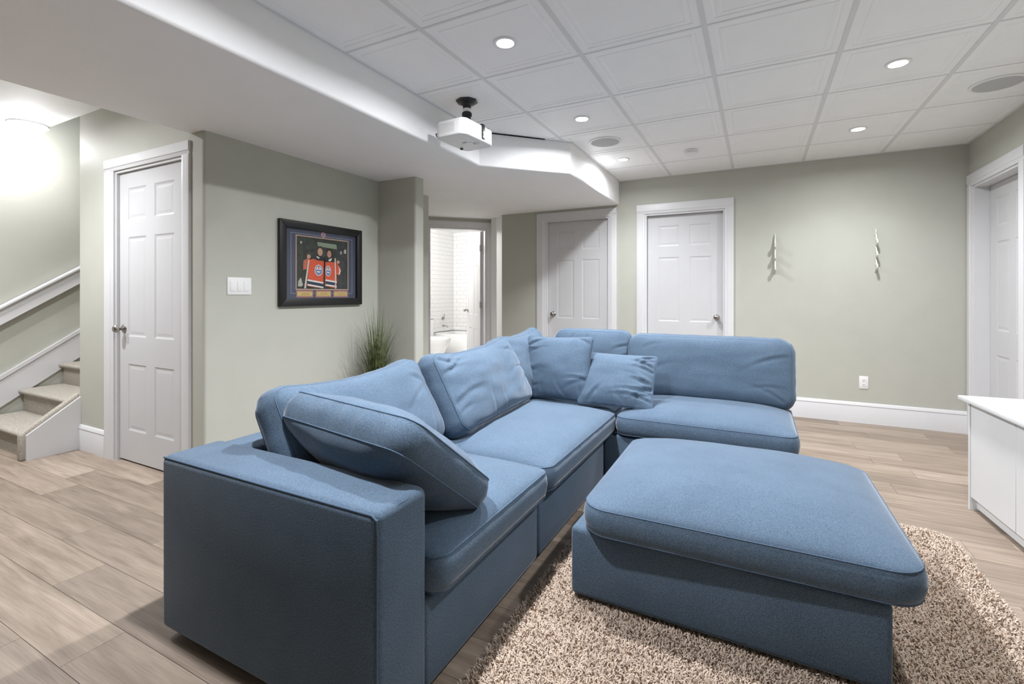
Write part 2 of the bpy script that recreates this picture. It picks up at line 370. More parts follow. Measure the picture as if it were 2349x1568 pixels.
# --- doors
def door(n, W, H, loc, rz, knob_side, label, recess=.05, cas=(.088, .088, .095), open_deg=None, hinges=False, wall_t=.12, casing=True, hinge_side='r'):
    """local x along wall, -y towards the viewer; slab hinged"""
    root = empty('door_%d' % n, loc, rz, label, 'door', kind='structure')
    cl, cr, ch = cas; th = .02
    def cas_prof(wd): return [(0, 0), (0, -th * .6), (wd * .25, -th * .75), (wd * .3, -th * .95), (wd * .85, -th), (wd, -th * .85), (wd, 0)]
    if casing:
        if cl: obj('casing', MB().prism([(-a, b_) for a, b_ in cas_prof(cl)], 0, H, 'z'), M_TRIM, root, ang=30)
        if cr: obj('casing', MB().prism([(W + a, b_) for a, b_ in cas_prof(cr)], 0, H, 'z'), M_TRIM, root, ang=30)
        obj('head_casing', MB().prism([(b_, H + a) for a, b_ in cas_prof(ch)], -cl, W + cr, 'x'), M_TRIM, root, ang=30)
    jt = .018
    obj('jamb', MB().box(0, jt, 0, wall_t, 0, H).box(W - jt, W, 0, wall_t, 0, H).box(jt, W - jt, 0, wall_t, H - jt, H)
        .box(jt, jt + .012, recess + .036, recess + .05, 0, H - jt).box(W - jt - .012, W - jt, recess + .036, recess + .05, 0, H - jt), M_TRIM, root, smooth=False)
    g = .003; x0, x1, z0, z1 = jt + g, W - jt - g, .012, H - jt - g
    sw = x1 - x0; sh = z1 - z0; t = .035; pr = .007
    if open_deg is None: pivot = root; off = Vector((x0, recess, z0)); piv_o = root
    slab_mb = MB().box(0, sw, pr, t - pr, 0, sh)
    # stiles & rails (both faces)
    s_ = .115 * sw / .78; m_ = .105 * sw / .78
    rows = [(0.105, 0.335), (0.430, 0.775), (0.835, 0.945)]      # panel rows as fraction of height
    cols = [(s_, sw / 2 - m_ / 2), (sw / 2 + m_ / 2, sw - s_)]
    for (ya, yb) in ((0, pr), (t - pr, t)):
        slab_mb.box(0, cols[0][0], ya, yb, 0, sh); slab_mb.box(cols[0][1], cols[1][0], ya, yb, 0, sh); slab_mb.box(cols[1][1], sw, ya, yb, 0, sh)
        zz = [0] + [q * sh for r_ in rows for q in r_] + [sh]
        for k in range(0, len(zz), 2):
            for c in cols: slab_mb.box(c[0], c[1], ya, yb, zz[k], zz[k + 1])
    slab = obj('door_slab', slab_mb, M_DOOR, root, smooth=False)
    if open_deg is None: slab.location = (x0, recess, z0)
    else:
        # hinged on the right jamb, swings away from the viewer
        slab.location = (x1, recess + t + .02, z0); slab.rotation_euler = (0, 0, R(180 - open_deg))
    for r_ in rows:
        for c in cols:
            for face in (0, 1):
                if face == 1 and open_deg is None: continue
                a0, a1, b0, b1 = c[0], c[1], r_[0] * sh, r_[1] * sh
                yo = .0048 if face == 0 else t - .0048; yi = .001 if face == 0 else t - .001
                mb = MB(); lo = []
                for ins, yy in ((.0, yi), (.006, (yi + yo) / 2), (.012, yo), (.020, yo), (.036, yi + (0.002 if face == 0 else -.002)), (.040, yi + (0.002 if face == 0 else -.002))):
                    lo.append(len(mb.v)); mb.v += [(a0 + ins, yy, b0 + ins), (a1 - ins, yy, b0 + ins), (a1 - ins, yy, b1 - ins), (a0 + ins, yy, b1 - ins)]
                for p, q in zip(lo, lo[1:]):
                    for k in range(4): mb.f.append((p + k, p + (k + 1) % 4, q + (k + 1) % 4, q + k))
                mb.f.append(tuple(lo[-1] + k for k in range(4)))
                po = obj('panel', mb, M_DOOR, slab, smooth=False)
                me = po.data; fixn(me, -1 if face == 0 else 1)
    # knob
    kz = .95
    for face in ((0,) if open_deg is None else (0, 1)):
        kx = .065 if knob_side == 'l' else sw - .065
        prof = [(.031, 0), (.031, .004), (.026, .009), (.012, .012), (.011, .028), (.016, .033), (.024, .040), (.0275, .050), (.026, .060), (.019, .067), (.006, .069)]
        sg = -1 if face == 0 else 1
        mb = MB().lathe([(r_, sg * h_) for r_, h_ in prof], 20, (kx, 0 if face == 0 else t, kz - z0), 'y')
        tag(obj('knob', mb, M_STEEL, slab, ang=60), 'brushed nickel round knob')
    if hinges:
        for hz in (.20, 1.03, 1.82):
            hx = sw if hinge_side == 'r' else 0
            mb = MB().lathe([(.006, -.045), (.006, .045)], 10, (hx + .002, -.004, hz), 'z').box(hx - .002, hx + .014, -.002, .001, hz - .045, hz + .045)
            if open_deg is not None:
                mb = MB().lathe([(.006, -.045), (.006, .045)], 10, (-.004, t + .004, hz), 'z').box(-.003, -.0005, .004, t - .002, hz - .045, hz + .045)
            tag(obj('hinge', mb, M_STEEL, slab, ang=60), 'small metal hinge')
    return root
def fixn(me, sign):
    bm = bmesh.new(); bm.from_mesh(me)
    big = max(bm.faces, key=lambda f: f.calc_area()); bm.normal_update()
    if big.normal.y * sign < 0: bmesh.ops.reverse_faces(bm, faces=bm.faces)
    bm.to_mesh(me); bm.free()

door(1, D1[1] - D1[0], D1[2], (D1[0], YC, 0), 0, 'l', 'white six panel closet door beside the stairs', recess=.018, cas=(.125, .085, .085), hinges=True)
door(2, D2[1] - D2[0], D2[2], (D2[0], YB, 0), 0, 'r', 'white six panel door behind the sofa, right of the soffit', recess=.055, cas=(.088, .082, .105), wall_t=.14)
door(3, D3[1] - D3[0], D3[2], (D3[0], YB, 0), 0, 'l', 'white six panel door under the soffit', recess=.05, cas=(.115, .088, .090), wall_t=.14)
door(4, D4[1] - D4[0], D4[2], (XR, D4[1], 0), R(-90), 'r', 'white six panel door deep in the right wall', recess=.10, cas=(.085, .09, .10), wall_t=.16)

# --- angled hallway wall with the bathroom door
P0 = (-3.25, 5.715)           # right end of the diagonal wall; local x runs towards it
DW, DH, DR = 0.78, 2.085, 0.085     # opening
Ld = 1.34
ca = math.cos(R(45))
orig = (P0[0] - Ld * ca, P0[1] - Ld * ca, 0)
mb = MB().box(0, Ld - DR - DW, 0, T, -.01, 2.4).box(Ld - DR - DW, Ld - DR, 0, T, DH, 2.4).box(Ld - DR, Ld, 0, T, -.01, 2.4)
o = obj('wall_bathroom_door', mb, M_WALL, None, orig, (0, 0, R(45)), smooth=False); tag(o, 'angled hallway wall around the bathroom door', 'wall', kind='structure')
door(5, DW, DH, (P0[0] - (DR + DW) * ca, P0[1] - (DR + DW) * ca, 0), R(45), 'r', 'white bathroom door standing open', recess=.07, cas=(.08, .08, .085), open_deg=88, hinges=True)
rw = MB().prism([(-2.945, YB), (P0[0], P0[1]), (P0[0] + .10, P0[1] + .10), (-2.945, YB + .14)], -.01, 2.4)
struct('wall_hall_return', rw, M_WHITE, 'angled return wall beside the bathroom door, doorway light painted white', 'wall', smooth=False)  # white colour carries the bathroom light falling on this wall
struct('wall_hall_left', MB().box(-4.32, -4.2, 3.95, 4.80, -.01, 2.4), M_WALL, 'hidden left wall of the hallway', 'wall', smooth=False)

# --- bathroom
BX, BY = -5.45, 8.0
struct('wall_bathroom_left', MB().box(BX - .1, BX, 4.72, BY + .1, -.01, 2.5), M_GROUT, 'white tiled bathroom wall', 'wall', smooth=False)
bl = bpy.data.objects['wall_bathroom_left']
bb = struct('wall_bathroom_back', MB().box(BX, -2.2, BY, BY + .1, -.01, 2.5), M_GROUT, 'white tiled wall behind the bathtub', 'wall', smooth=False)
struct('wall_bathroom_right', MB().box(-2.3, -2.2, 5.6, BY, -.01, 2.5).box(-3.2, -2.2, 5.6, 5.68, -.01, 2.5).box(BX, -4.25, 4.72, 4.80, -.01, 2.5), M_PORC, 'plain white bathroom walls', 'wall', smooth=False)
struct('ceiling_bathroom', MB().prism([(BX - .1, 4.72), (-4.32, 4.72), (-3.2, 5.8), (-2.2, 5.8), (-2.2, BY + .1), (BX - .1, BY + .1)], 2.42, 2.5), M_WHITE, 'white bathroom ceiling', 'ceiling', smooth=False)
struct('floor_bathroom', MB().prism([(BX, 4.80), (-4.25, 4.80), (-3.3, 5.78), (-2.3, 5.78), (-2.3, BY), (BX, BY)], -.007, .002), M_PORC, 'pale bathroom floor', 'floor', smooth=False)
tm = mesh_of('wall_tile', MB().box(.0012, .1508, 0, .006, .0012, .0768), bevel=.0012, seg=1); tm.materials.append(M_SUBWAY)
for r_ in range(25):
    z = .47 + r_ * .078
    if z > 2.40: break
    for k in range(6):
        yy = BY - .152 * (k + 1) + (.076 if r_ % 2 else 0)
        o = link('wall_tile', tm, None, bl, (BX + .006, yy, z), (0, 0, R(90)))
        if yy + .152 > BY + .001: o.scale.x = .48
    for k in range(5):
        xx = BX + .007 + .152 * k - (.076 if r_ % 2 else 0)
        o = link('wall_tile', tm, None, bb, (max(xx, BX + .007), BY - .006, z))
        if xx < BX: o.scale.x = .48

# ================================================================= STAIRS
stp = empty('staircase', (-4.67, 1.45, 0), 0, 'grey beige carpeted stairs climbing behind the closet wall', 'stairs')
RUN, RISE = .265, .19
for k in range(7):
    y0 = k * RUN; z1 = RISE * (k + 1)
    prof = [(y0 + .02, z1 - RISE), (y0 + .02, z1 - .045), (y0 - .008, z1 - .035), (y0 - .016, z1 - .018), (y0 - .008, z1 - .003), (y0 + .012, z1), (y0 + RUN + .025, z1), (y0 + RUN + .025, max(0, z1 - RISE - .2)), (y0 + .03, max(0, z1 - RISE - .02))]
    obj('step', MB().prism(prof, XL + 4.67 + .022, -.07, 'x'), M_CARPET, stp, ang=60)
# carpeted kerb on open side + white stringer panel
kb = [(-.03, 0), (-.03, RISE - .005), (.02, RISE + .035), (.31, RISE + .035 + .29 * RISE / RUN), (.31, 0)]
obj('carpet_kerb', MB().prism(kb, -.07, -.012, 'x'), M_CARPET, stp, bevel=.012, seg=2, ang=60)
sp = [(-.0, 0), (-.0, RISE - .01), (.31, RISE - .01 + .31 * RISE / RUN), (.31, 0)]
obj('stringer_panel', MB().prism(sp, -.012, .006, 'x'), M_TRIM, stp, smooth=False)
# left skirt board and rail board on the stairwell wall
def slope_board(y0, z0, y1, z1, hgt, x0, x1): return MB().prism([(y0, z0 - hgt), (y1, z1 - hgt), (y1, z1), (y0, z0)], x0, x1, 'x')
sl = .68
sk = empty('trim_2', (XL, 1.0, 0), 0, 'white sloping skirt board along the stairs', 'trim', kind='structure')
obj('board', slope_board(.2, .215, 3.5, .215 + 3.3 * sl, .235, 0, .018), M_TRIM, sk, smooth=False)
obj('cap_moulding', slope_board(.2, .245, 3.5, .245 + 3.3 * sl, .034, 0, .028), M_TRIM, sk, smooth=False)
hr = empty('handrail', (XL, 1.0, 0), 0, 'white painted handrail board on the stairwell wall', 'handrail')
obj('rail_board', slope_board(.45, .98, 3.5, .98 + 3.05 * sl, .135, 0.03, .052), M_TRIM, hr, smooth=False)
obj('rail_cap', slope_board(.45, 1.005, 3.5, 1.005 + 3.05 * sl, .028, .005, .075), M_TRIM, hr, bevel=.006, ang=50)
for k in range(3):
    yy = .55 + k * 1.1
    obj('rail_bracket', MB().box(0, .03, yy - .02, yy + .02, .86 + (yy - .45) * sl, .95 + (yy - .45) * sl), M_TRIM, hr, smooth=False)

# dome light on the landing ceiling
dl = empty('dome_light', (-5.285, 1.655, LZ), 0, 'round white dome light on the landing ceiling', 'ceiling light')
obj('base_ring', MB().lathe([(.125, 0), (.125, -.014), (.115, -.020), (.102, -.020)], 40), M_PLASTIC, dl, ang=50)
obj('shade', MB().lathe([(.106, -.018), (.100, -.036), (.080, -.052), (.045, -.062), (.0, -.066)], 40, cap=False), M_DOME, dl, ang=60)
light('dome_lamp', 'POINT', dl, (0, 0, -.13), STAIR_POWER, size=.06)

# ================================================================= CEILING FIXTURES
def can(x, y, label, k=1.0, z=CZ):
    e = empty('recessed_light', (x, y, z), 0, label, 'ceiling light', 'recessed ceiling lights')
    obj('trim_ring', MB().lathe([(.062, .003), (.062, -.003), (.056, -.006), (.045, -.004), (.042, .002), (.042, .003)], 32), M_PLASTIC, e, ang=50)
    obj('bulb', MB().lathe([(.041, .0015), (.036, -.003), (.02, -.005), (.0, -.006)], 24, cap=False), M_BULB, e, ang=60)
    pw_ = CAN_POWER * k * (.50 if x > 0 else 1.0)
    light('can_lamp', 'SPOT', e, (0, 0, -.012), pw_ * .44, size=.045, spot=136, blend=.8)
    ld = light('can_glow', 'AREA', e, (0, 0, -.010), pw_ * .076, size=.0); ld.data.shape = 'DISK'; ld.data.size = .08; ld.data.spread = R(167)
can(-1.153, 2.162, 'recessed ceiling light nearest the top edge of the picture, above the projector')
can(-1.153, 3.360, 'small recessed ceiling light right of the projector', .86)
can(-1.153, 4.558, 'small recessed ceiling light nearest the angled soffit end', .52)
can(.695, 3.360, 'tilted recessed ceiling light near the right ceiling speaker')
can(.695, 4.558, 'recessed ceiling light nearest the back wall, above the two hook racks')
can(.695, 2.162, 'recessed ceiling light over the ottoman, outside the picture')
can(-1.153, .964, 'recessed ceiling light over the sofa arm, outside the picture')

can(-4.0, .90, 'added recessed landing fill light in front of the closet door, outside the picture', .75, LZ)  # unseen can added to brighten the closet door and left floor
can(-4.9, .55, 'added recessed landing fill light near the stairs, outside the picture', .55, LZ)  # second added can, lifts the landing and the bounce onto the soffit
def speaker(x, y, label):
    e = empty('ceiling_speaker', (x, y, CZ), 0, label, 'speaker', 'round in-ceiling speakers')
    obj('bezel', MB().lathe([(.135, .002), (.135, -.004), (.128, -.007), (.117, -.006), (.117, .002)], 40), M_PLASTIC, e, ang=50)
    obj('grille', MB().lathe([(.117, -.004), (.06, -.0065), (.0, -.007)], 40, cap=False), M_GREYMESH, e, ang=60)
speaker(-1.153, 3.96, 'round grey ceiling speaker between two recessed lights')
speaker(1.304, 3.96, 'round grey ceiling speaker by the right wall')
sd = empty('smoke_detector', (-.537, 4.558, CZ), 0, 'white round smoke detector on the ceiling', 'smoke detector')
obj('body', MB().lathe([(.062, 0), (.062, -.010), (.058, -.014)], 32), M_PLASTIC, sd, ang=50)
obj('vent_ring', MB().lathe([(.050, -.014), (.050, -.022)], 32), M_TEE, sd, ang=50)
obj('cover', MB().lathe([(.056, -.022), (.054, -.032), (.040, -.038), (.0, -.040)], 32, cap=True), M_PLASTIC, sd, ang=50)

# --- projector on its ceiling mount
pj = empty('projector', (-1.73, 2.70, CZ), R(-4), 'white projector hanging upside down from a black ceiling mount', 'projector')
obj('ceiling_plate', MB().lathe([(.072, 0), (.074, -.006), (.060, -.016), (.036, -.024), (.030, -.032)], 8), M_BLACK, pj, ang=20)
obj('neck', MB().lathe([(.028, -.026), (.027, -.052)], 16), M_BLACK, pj, ang=50)
obj('collar', MB().lathe([(.0255, -.050), (.0255, -.074)], 20), M_PLASTIC, pj, ang=50)
obj('joint', MB().lathe([(.024, -.072), (.034, -.082), (.034, -.100), (.026, -.106), (.030, -.135), (.030, -.166)], 14).box(-.045, .045, -.012, .012, -.172, -.164), M_BLACK, pj, ang=40)
def rrect(x0, x1, y0, y1, r, n=6):
    p = []
    for cx, cy, a0 in ((x1 - r, y1 - r, 0), (x0 + r, y1 - r, 90), (x0 + r, y0 + r, 180), (x1 - r, y0 + r, 270)):
        for k in range(n + 1):
            a = R(a0 + 90 * k / n); p.append((cx + r * math.cos(a), cy + r * math.sin(a)))
    return p
bx0, bx1, by0, by1 = -.12, .12, -.19, .15
ZT, ZB = -.178, -.285
hm = MB().prism(rrect(bx0, bx1, by0, by1, .045), ZB, ZT)
body = obj('housing', hm, M_PLASTIC, pj, bevel=.012, seg=3, ang=50)
for k in range(7):
    z = ZT - .024 - k * .0085
    obj('vent_slot', MB().box(-.075, .045, by0 - .0012, by0 + .002, z - .0028, z + .0028), M_TEE, body, smooth=False)
obj('arm_bracket', MB().box(bx1 - .05, bx1 + .004, .00, .032, ZT + .001, ZT + .006).box(bx1 + .001, bx1 + .005, .0, .032, ZB + .015, ZT + .006), M_BLACK, pj, bevel=.002)
for zz in (-.05, -.075): obj('screw', MB().lathe([(.009, .005), (.009, .008)], 12, (bx1, .016, ZT + zz), 'x'), M_STEEL, pj)
obj('arm', MB().tube([(.0, 0, -.166), (-.07, -.03, -.166), (-.13, -.055, -.163)], .006, 8).tube([(0, 0, -.166), (.06, .06, -.170), (.10, .11, -.172)], .006, 8), M_BLACK, pj)
obj('lens', MB().lathe([(.030, 0), (.030, .008), (.024, .010), (.020, .006), (.0, .003)], 24, (-.04, by1 - .001, (ZT + ZB) / 2), 'y'), M_BLACK, pj, ang=40)
obj('bottom_panel', MB().box(-.03, .05, -.02, .06, ZB - .002, ZB + .001), M_PLASTIC, body, smooth=False)
obj('control_pad', MB().lathe([(.022, 0), (.022, -.002)], 20, (.065, .02, ZB)), M_TEE, body)
obj('latch_slot', MB().box(-.01, .018, -.035, -.029, ZB - .0015, ZB), M_BLACK, body)
obj('rubber_foot', MB().lathe([(.011, 0), (.010, -.010)], 12, (bx0 + .03, by1 - .09, ZB)), M_BLACK, body)
obj('cable', MB().tube([(bx0 + .004, -.15, -.235), (bx0 - .022, -.15, -.24), (bx0 - .028, -.13, -.25), (bx0 - .012, -.10, -.258), (bx0 + .002, -.09, -.258)], .004, 6), M_BLACK, pj)

# ================================================================= WALL ITEMS
# triple light switch
sw_ = empty('light_switch', (XP, 1.905, 1.20), R(90), 'white triple rocker light switch left of the picture', 'light switch')
obj('plate', MB().box(0, .165, -.006, 0, -.008, .107), M_PLASTIC, sw_, bevel=.003)
for k in range(3):
    obj('rocker', MB().prism([(-.005, .018), (-.0075, .050), (-.010, .083), (-.005, .083)], .0235 + k * .046 - .0, .0235 + k * .046 + .033, 'x') if False else MB().box(.019 + k * .0465, .052 + k * .0465, -.009, -.005, .016, .083), M_PLASTIC, sw_, bevel=.0015)
# outlet
ou = empty('wall_outlet', (.870, YB, .318), 0, 'white double power outlet low on the back wall', 'outlet')
obj('plate', MB().box(-.035, .035, -.006, 0, 0, .117), M_PLASTIC, ou, bevel=.003)
for zz in (.026, .066):
    s = obj('socket', MB().prism(rrect(-.0165, .0165, zz, zz + .027, .008), -.008, -.005, 'y'), M_PLASTIC, ou)
    obj('slot', MB().box(-.0075, -.005, -.0086, -.0075, zz + .012, zz + .020).box(.005, .0075, -.0086, -.0075, zz + .012, zz + .020).lathe([(.0025, -.0086), (.0025, -.0075)], 8, (0, 0, zz + .007), 'y'), M_BLACK, s)
# two white hook racks, blades standing out from the wall
M_RACK = mat('rack_paint', (0.66, 0.66, 0.60), 0.5, 0.3, noise_scale=20, noise_amt=0.02)
def rack(x, label):
    e = empty('hook_rack', (x, YB, 1.40), 0, label, 'hook rack', 'white wall hook racks')
    # side profile in Y(out = negative)/Z
    obj('spine', MB().prism([(0, 0), (-.012, .0), (-.028, .02), (-.030, .36), (-.022, .385), (0, .395)], -.004, .004, 'x'), M_RACK, e, smooth=False)
    for k in range(3):
        z = .005 + k * .112
        p = [(-.024, z + .125), (-.036, z + .100), (-.050, z + .066), (-.070, z + .050), (-.075, z + .066), (-.086, z + .060), (-.088, z + .030), (-.072, z + .010), (-.045, z + .016), (-.024, z + .022)]
        obj('hook', MB().prism(p, -.0055, .0055, 'x'), M_RACK, e, smooth=False)
        tag(obj('screw', MB().lathe([(.0045, -.007), (.0045, .007)], 10, (0, -.016, z + .10), 'x'), M_STEEL, e), 'small screw head')
rack(.150, 'white wall hook rack nearer the back door')
rack(.958, 'white wall hook rack nearer the right corner')

# --- framed picture
FW, FH = .795, .632
fp = empty('framed_picture', (XP, 2.27, 1.108), R(90), 'black framed hockey photo with dark mat and gold plaques', 'framed picture')
fb = .056
M_FRAME = mat('black_frame_wood', (0.012, 0.012, 0.012), 0.4, 0.4, noise_scale=30, noise_amt=0.2)
def flat(name, col, rough=.7): return mat(name, col, rough, .15, noise_scale=60, noise_amt=.06)
def frame_side(p):  # mitred
    return MB().prism(p, -.030, 0, 'y')
for p in ([(0, 0), (FW, 0), (FW - fb, fb), (fb, fb)], [(0, FH), (fb, FH - fb), (FW - fb, FH - fb), (FW, FH)], [(0, 0), (fb, fb), (fb, FH - fb), (0, FH)], [(FW, 0), (FW, FH), (FW - fb, FH - fb), (FW - fb, fb)]):
    obj('frame_rail', frame_side(p), M_FRAME, fp, bevel=.003, seg=2)
matb = obj('mat_board', MB().box(fb - .004, FW - fb + .004, -.008, -.003, fb - .004, FH - fb + .004), flat('mat_navy', (.065, .075, .115)), fp, smooth=False)
def zp(x, y):
    s = (x - 78) / 1317; t = s / (1.208 - .208 * s); top = 65 + 195 * s; bot = 1490 - 50 * s
    return (t * FW, FH * (1 - (y - top) / (bot - top)))
def flatpoly(name, pts, col, parent, depth, zp_=True):
    q = [zp(*p) if zp_ else p for p in pts]
    return obj(name, MB().prism(q, -depth - .0006, -depth, 'y'), flat('print_%s_%d' % (name, int(1e5 * (col[0] + 3 * col[1] + 7 * col[2]))), col), parent, smooth=False)
def oval(x, y, rx, ry, n=24):
    c = zp(x, y); ax = abs(zp(x + rx, y)[0] - c[0]); az = abs(zp(x, y + ry)[1] - c[1])
    return [(c[0] + ax * math.cos(2 * math.pi * k / n), c[1] + az * math.sin(2 * math.pi * k / n)) for k in range(n)]
x0, z1 = zp(375, 345); x1, z0 = zp(1190, 1215)[0], zp(375, 1200)[1]
def rect(a0, a1, b0, b1): return [(a0, b0), (a1, b0), (a1, b1), (a0, b1)]
# thin mat line
ln = MB()
a0, a1, b0, b1 = .105, .700, .092, .545
for q in ((a0, a1, b0, b0 + .003), (a0, a1, b1 - .003, b1), (a0, a0 + .003, b0, b1), (a1 - .003, a1, b0, b1)): ln.box(q[0], q[1], -.0088, -.008, q[2], q[3])
obj('mat_line', ln, flat('mat_line', (.30, .32, .42)), matb, smooth=False)
obj('photo_border', MB().box(x0 - .008, x1 + .008, -.0090, -.008, z0 - .008, z1 + .008), flat('photo_border', (.50, .33, .25)), matb, smooth=False)
ph = obj('photo_print', MB().box(x0, x1, -.0096, -.0090, z0, z1), mat('print_dark', (.022, .030, .022), .5, .2, noise_scale=45, noise_amt=.8, col2=(.008, .008, .010)), fp, smooth=False)
D = .0096
W_ = (.70, .68, .62); OR = (.62, .085, .035); NB = (.02, .03, .07)
flatpoly('banner', [(700, 445), (1010, 485), (1018, 560), (720, 515)], (.22, .28, .20), ph, D)
flatpoly('background_figure', [(400, 1080), (440, 1020), (475, 1140), (450, 1165), (395, 1160)], (.40, .42, .36), ph, D)
flatpoly('background_figure', [(1130, 570), (1165, 560), (1165, 630), (1130, 625)], (.42, .42, .40), ph, D)
flatpoly('background_figure', [(1075, 590), (1095, 590), (1092, 640), (1072, 640)], (.38, .38, .38), ph, D)
flatpoly('background_figure', [(430, 430), (465, 435), (455, 475), (430, 470)], (.40, .40, .34), ph, D)
# suits and heads
flatpoly('suit', [(640, 720), (700, 650), (790, 680), (860, 740), (850, 900), (640, 900)], (.012, .012, .018), ph, D + .0004)
flatpoly('suit', [(790, 720), (870, 660), (950, 700), (1000, 790), (830, 900)], (.012, .012, .018), ph, D + .0004)
flatpoly('collar', [(700, 670), (740, 700), (730, 715), (690, 690)], W_, ph, D + .0010)
flatpoly('collar', [(880, 730), (940, 700), (920, 750), (890, 755)], W_, ph, D + .0010)
flatpoly('hair', oval(752, 565, 52, 55), (.05, .028, .015), ph, D + .0010, False)
flatpoly('face', oval(748, 605, 40, 62), (.52, .30, .20), ph, D + .0016, False)
flatpoly('hair', oval(905, 600, 48, 50), (.02, .013, .010), ph, D + .0010, False)
flatpoly('face', oval(893, 640, 33, 58), (.48, .24, .17), ph, D + .0016, False)
# sleeves, jerseys
flatpoly('sleeve', [(480, 750), (560, 700), (600, 760), (545, 880), (475, 895)], (.50, .13, .08), ph, D + .0016)
flatpoly('sleeve', [(1010, 770), (1050, 830), (1080, 900), (1060, 970), (1010, 965)], OR, ph, D + .0016)
flatpoly('sleeve_stripe', [(1040, 835), (1075, 900), (1058, 968), (1040, 965), (1055, 900)], W_, ph, D + .0022)
flatpoly('hand', oval(565, 680, 30, 34), (.50, .29, .20), ph, D + .0022, False)
flatpoly('hand', oval(1035, 765, 24, 26), (.50, .29, .20), ph, D + .0022, False)
for (P_, cx, cy, rx, ry) in (([(565, 735), (640, 715), (720, 745), (805, 750), (795, 1180), (660, 1175), (535, 1150), (550, 1040)], 722, 900, 64, 90), ([(830, 765), (1000, 768), (1018, 1105), (985, 1185), (825, 1150)], 874, 910, 46, 86)):
    j = flatpoly('jersey', P_, OR, ph, D + .0022)
    L_, R_ = min(p[0] for p in P_), max(p[0] for p in P_)
    for (ya, yb, c_) in ((1045, 1072, W_), (1072, 1120, NB), (1120, 1145, W_)):
        dy = 45 if cx < 800 else 28
        flatpoly('jersey_stripe', [(L_ + 8, ya), (R_ - 8, ya + dy), (R_ - 8, yb + dy), (L_ + 8, yb)], c_, ph, D + .0028)
    flatpoly('emblem_ring', oval(cx, cy, rx, ry), W_, ph, D + .0030, False)
    flatpoly('emblem_disc', oval(cx, cy, rx * .86, ry * .88), (.17, .22, .42), ph, D + .0034, False)
    flatpoly('emblem_disc', oval(cx, cy - ry * .12, rx * .62, ry * .55), W_, ph, D + .0037, False)
    flatpoly('emblem_drop', [(cx, cy - ry * .78), (cx + rx * .22, cy - ry * .38), (cx, cy - ry * .2), (cx - rx * .22, cy - ry * .38)], OR, ph, D + .0040)
    flatpoly('emblem_letters', [(cx - rx * .55, cy - ry * .15), (cx + rx * .55, cy - ry * .05), (cx + rx * .55, cy + ry * .2), (cx - rx * .55, cy + ry * .1)], (.10, .14, .36), ph, D + .0040)
flatpoly('hockey_stick', [(552, 735), (572, 738), (515, 1195), (488, 1192)], (.60, .56, .48), ph, D + .0044)
flatpoly('hockey_stick', [(975, 705), (992, 705), (1000, 1195), (984, 1195)], (.66, .60, .54), ph, D + .0044)
# crest above the photo and plaques below
cr_ = flatpoly('crest', oval(803, 330, 36, 44), (.55, .28, .24), fp, .0088, False)
flatpoly('crest_core', oval(803, 330, 22, 28), (.25, .20, .32), cr_, .0094, False)
M_GOLD = mat('gold_plaque', (.62, .45, .17), .35, .5, metal=.4, noise_scale=50, noise_amt=.08)
for (a, b_) in ((370, 637), (680, 928), (962, 1192)):
    t0, t1 = zp(a, 1290)[0], zp(b_, 1290)[0]; za, zb = .064, .116
    h_ = obj('plaque_mount', MB().box(t0, t1, -.0095, -.008, za, zb), flat('plaque_mount', (.42, .20, .17)), fp, smooth=False)
    obj('plaque', MB().box(t0 + .009, t1 - .009, -.0108, -.0095, za + .010, zb - .010), M_GOLD, h_, smooth=False)
    for k in range(2):
        xm = (t0 + t1) / 2; wl = (t1 - t0) * (.20 if k else .26)
        obj('engraved_line', MB().box(xm - wl, xm + wl, -.0111, -.0107, za + .020 + k * .008, za + .0225 + k * .008), flat('engraving', (.30, .20, .08)), h_, smooth=False)
gm = bpy.data.materials.new('picture_glass'); gm.use_nodes = True
nt = gm.node_tree; nt.nodes.clear(); out = nt.nodes.new('ShaderNodeOutputMaterial'); mixs = nt.nodes.new('ShaderNodeMixShader'); tr = nt.nodes.new('ShaderNodeBsdfTransparent'); gl = nt.nodes.new('ShaderNodeBsdfGlossy'); fr = nt.nodes.new('ShaderNodeLayerWeight')
gl.inputs['Roughness'].default_value = .06; fr.inputs['Blend'].default_value = .5
pwn = nt.nodes.new('ShaderNodeMath'); pwn.operation = 'POWER'; pwn.inputs[1].default_value = 4.0; nt.links.new(fr.outputs['Facing'], pwn.inputs[0])
adn = nt.nodes.new('ShaderNodeMath'); adn.operation = 'MULTIPLY_ADD'; adn.inputs[1].default_value = .8; adn.inputs[2].default_value = .03; nt.links.new(pwn.outputs[0], adn.inputs[0])
nt.links.new(adn.outputs[0], mixs.inputs[0]); nt.links.new(tr.outputs[0], mixs.inputs[1]); nt.links.new(gl.outputs[0], mixs.inputs[2]); nt.links.new(mixs.outputs[0], out.inputs[0])
tag(obj('glass_pane', MB().box(fb - .002, FW - fb + .002, -.0185, -.017, fb - .002, FH - fb + .002), gm, fp, smooth=False), 'clear glazing with faint reflections')

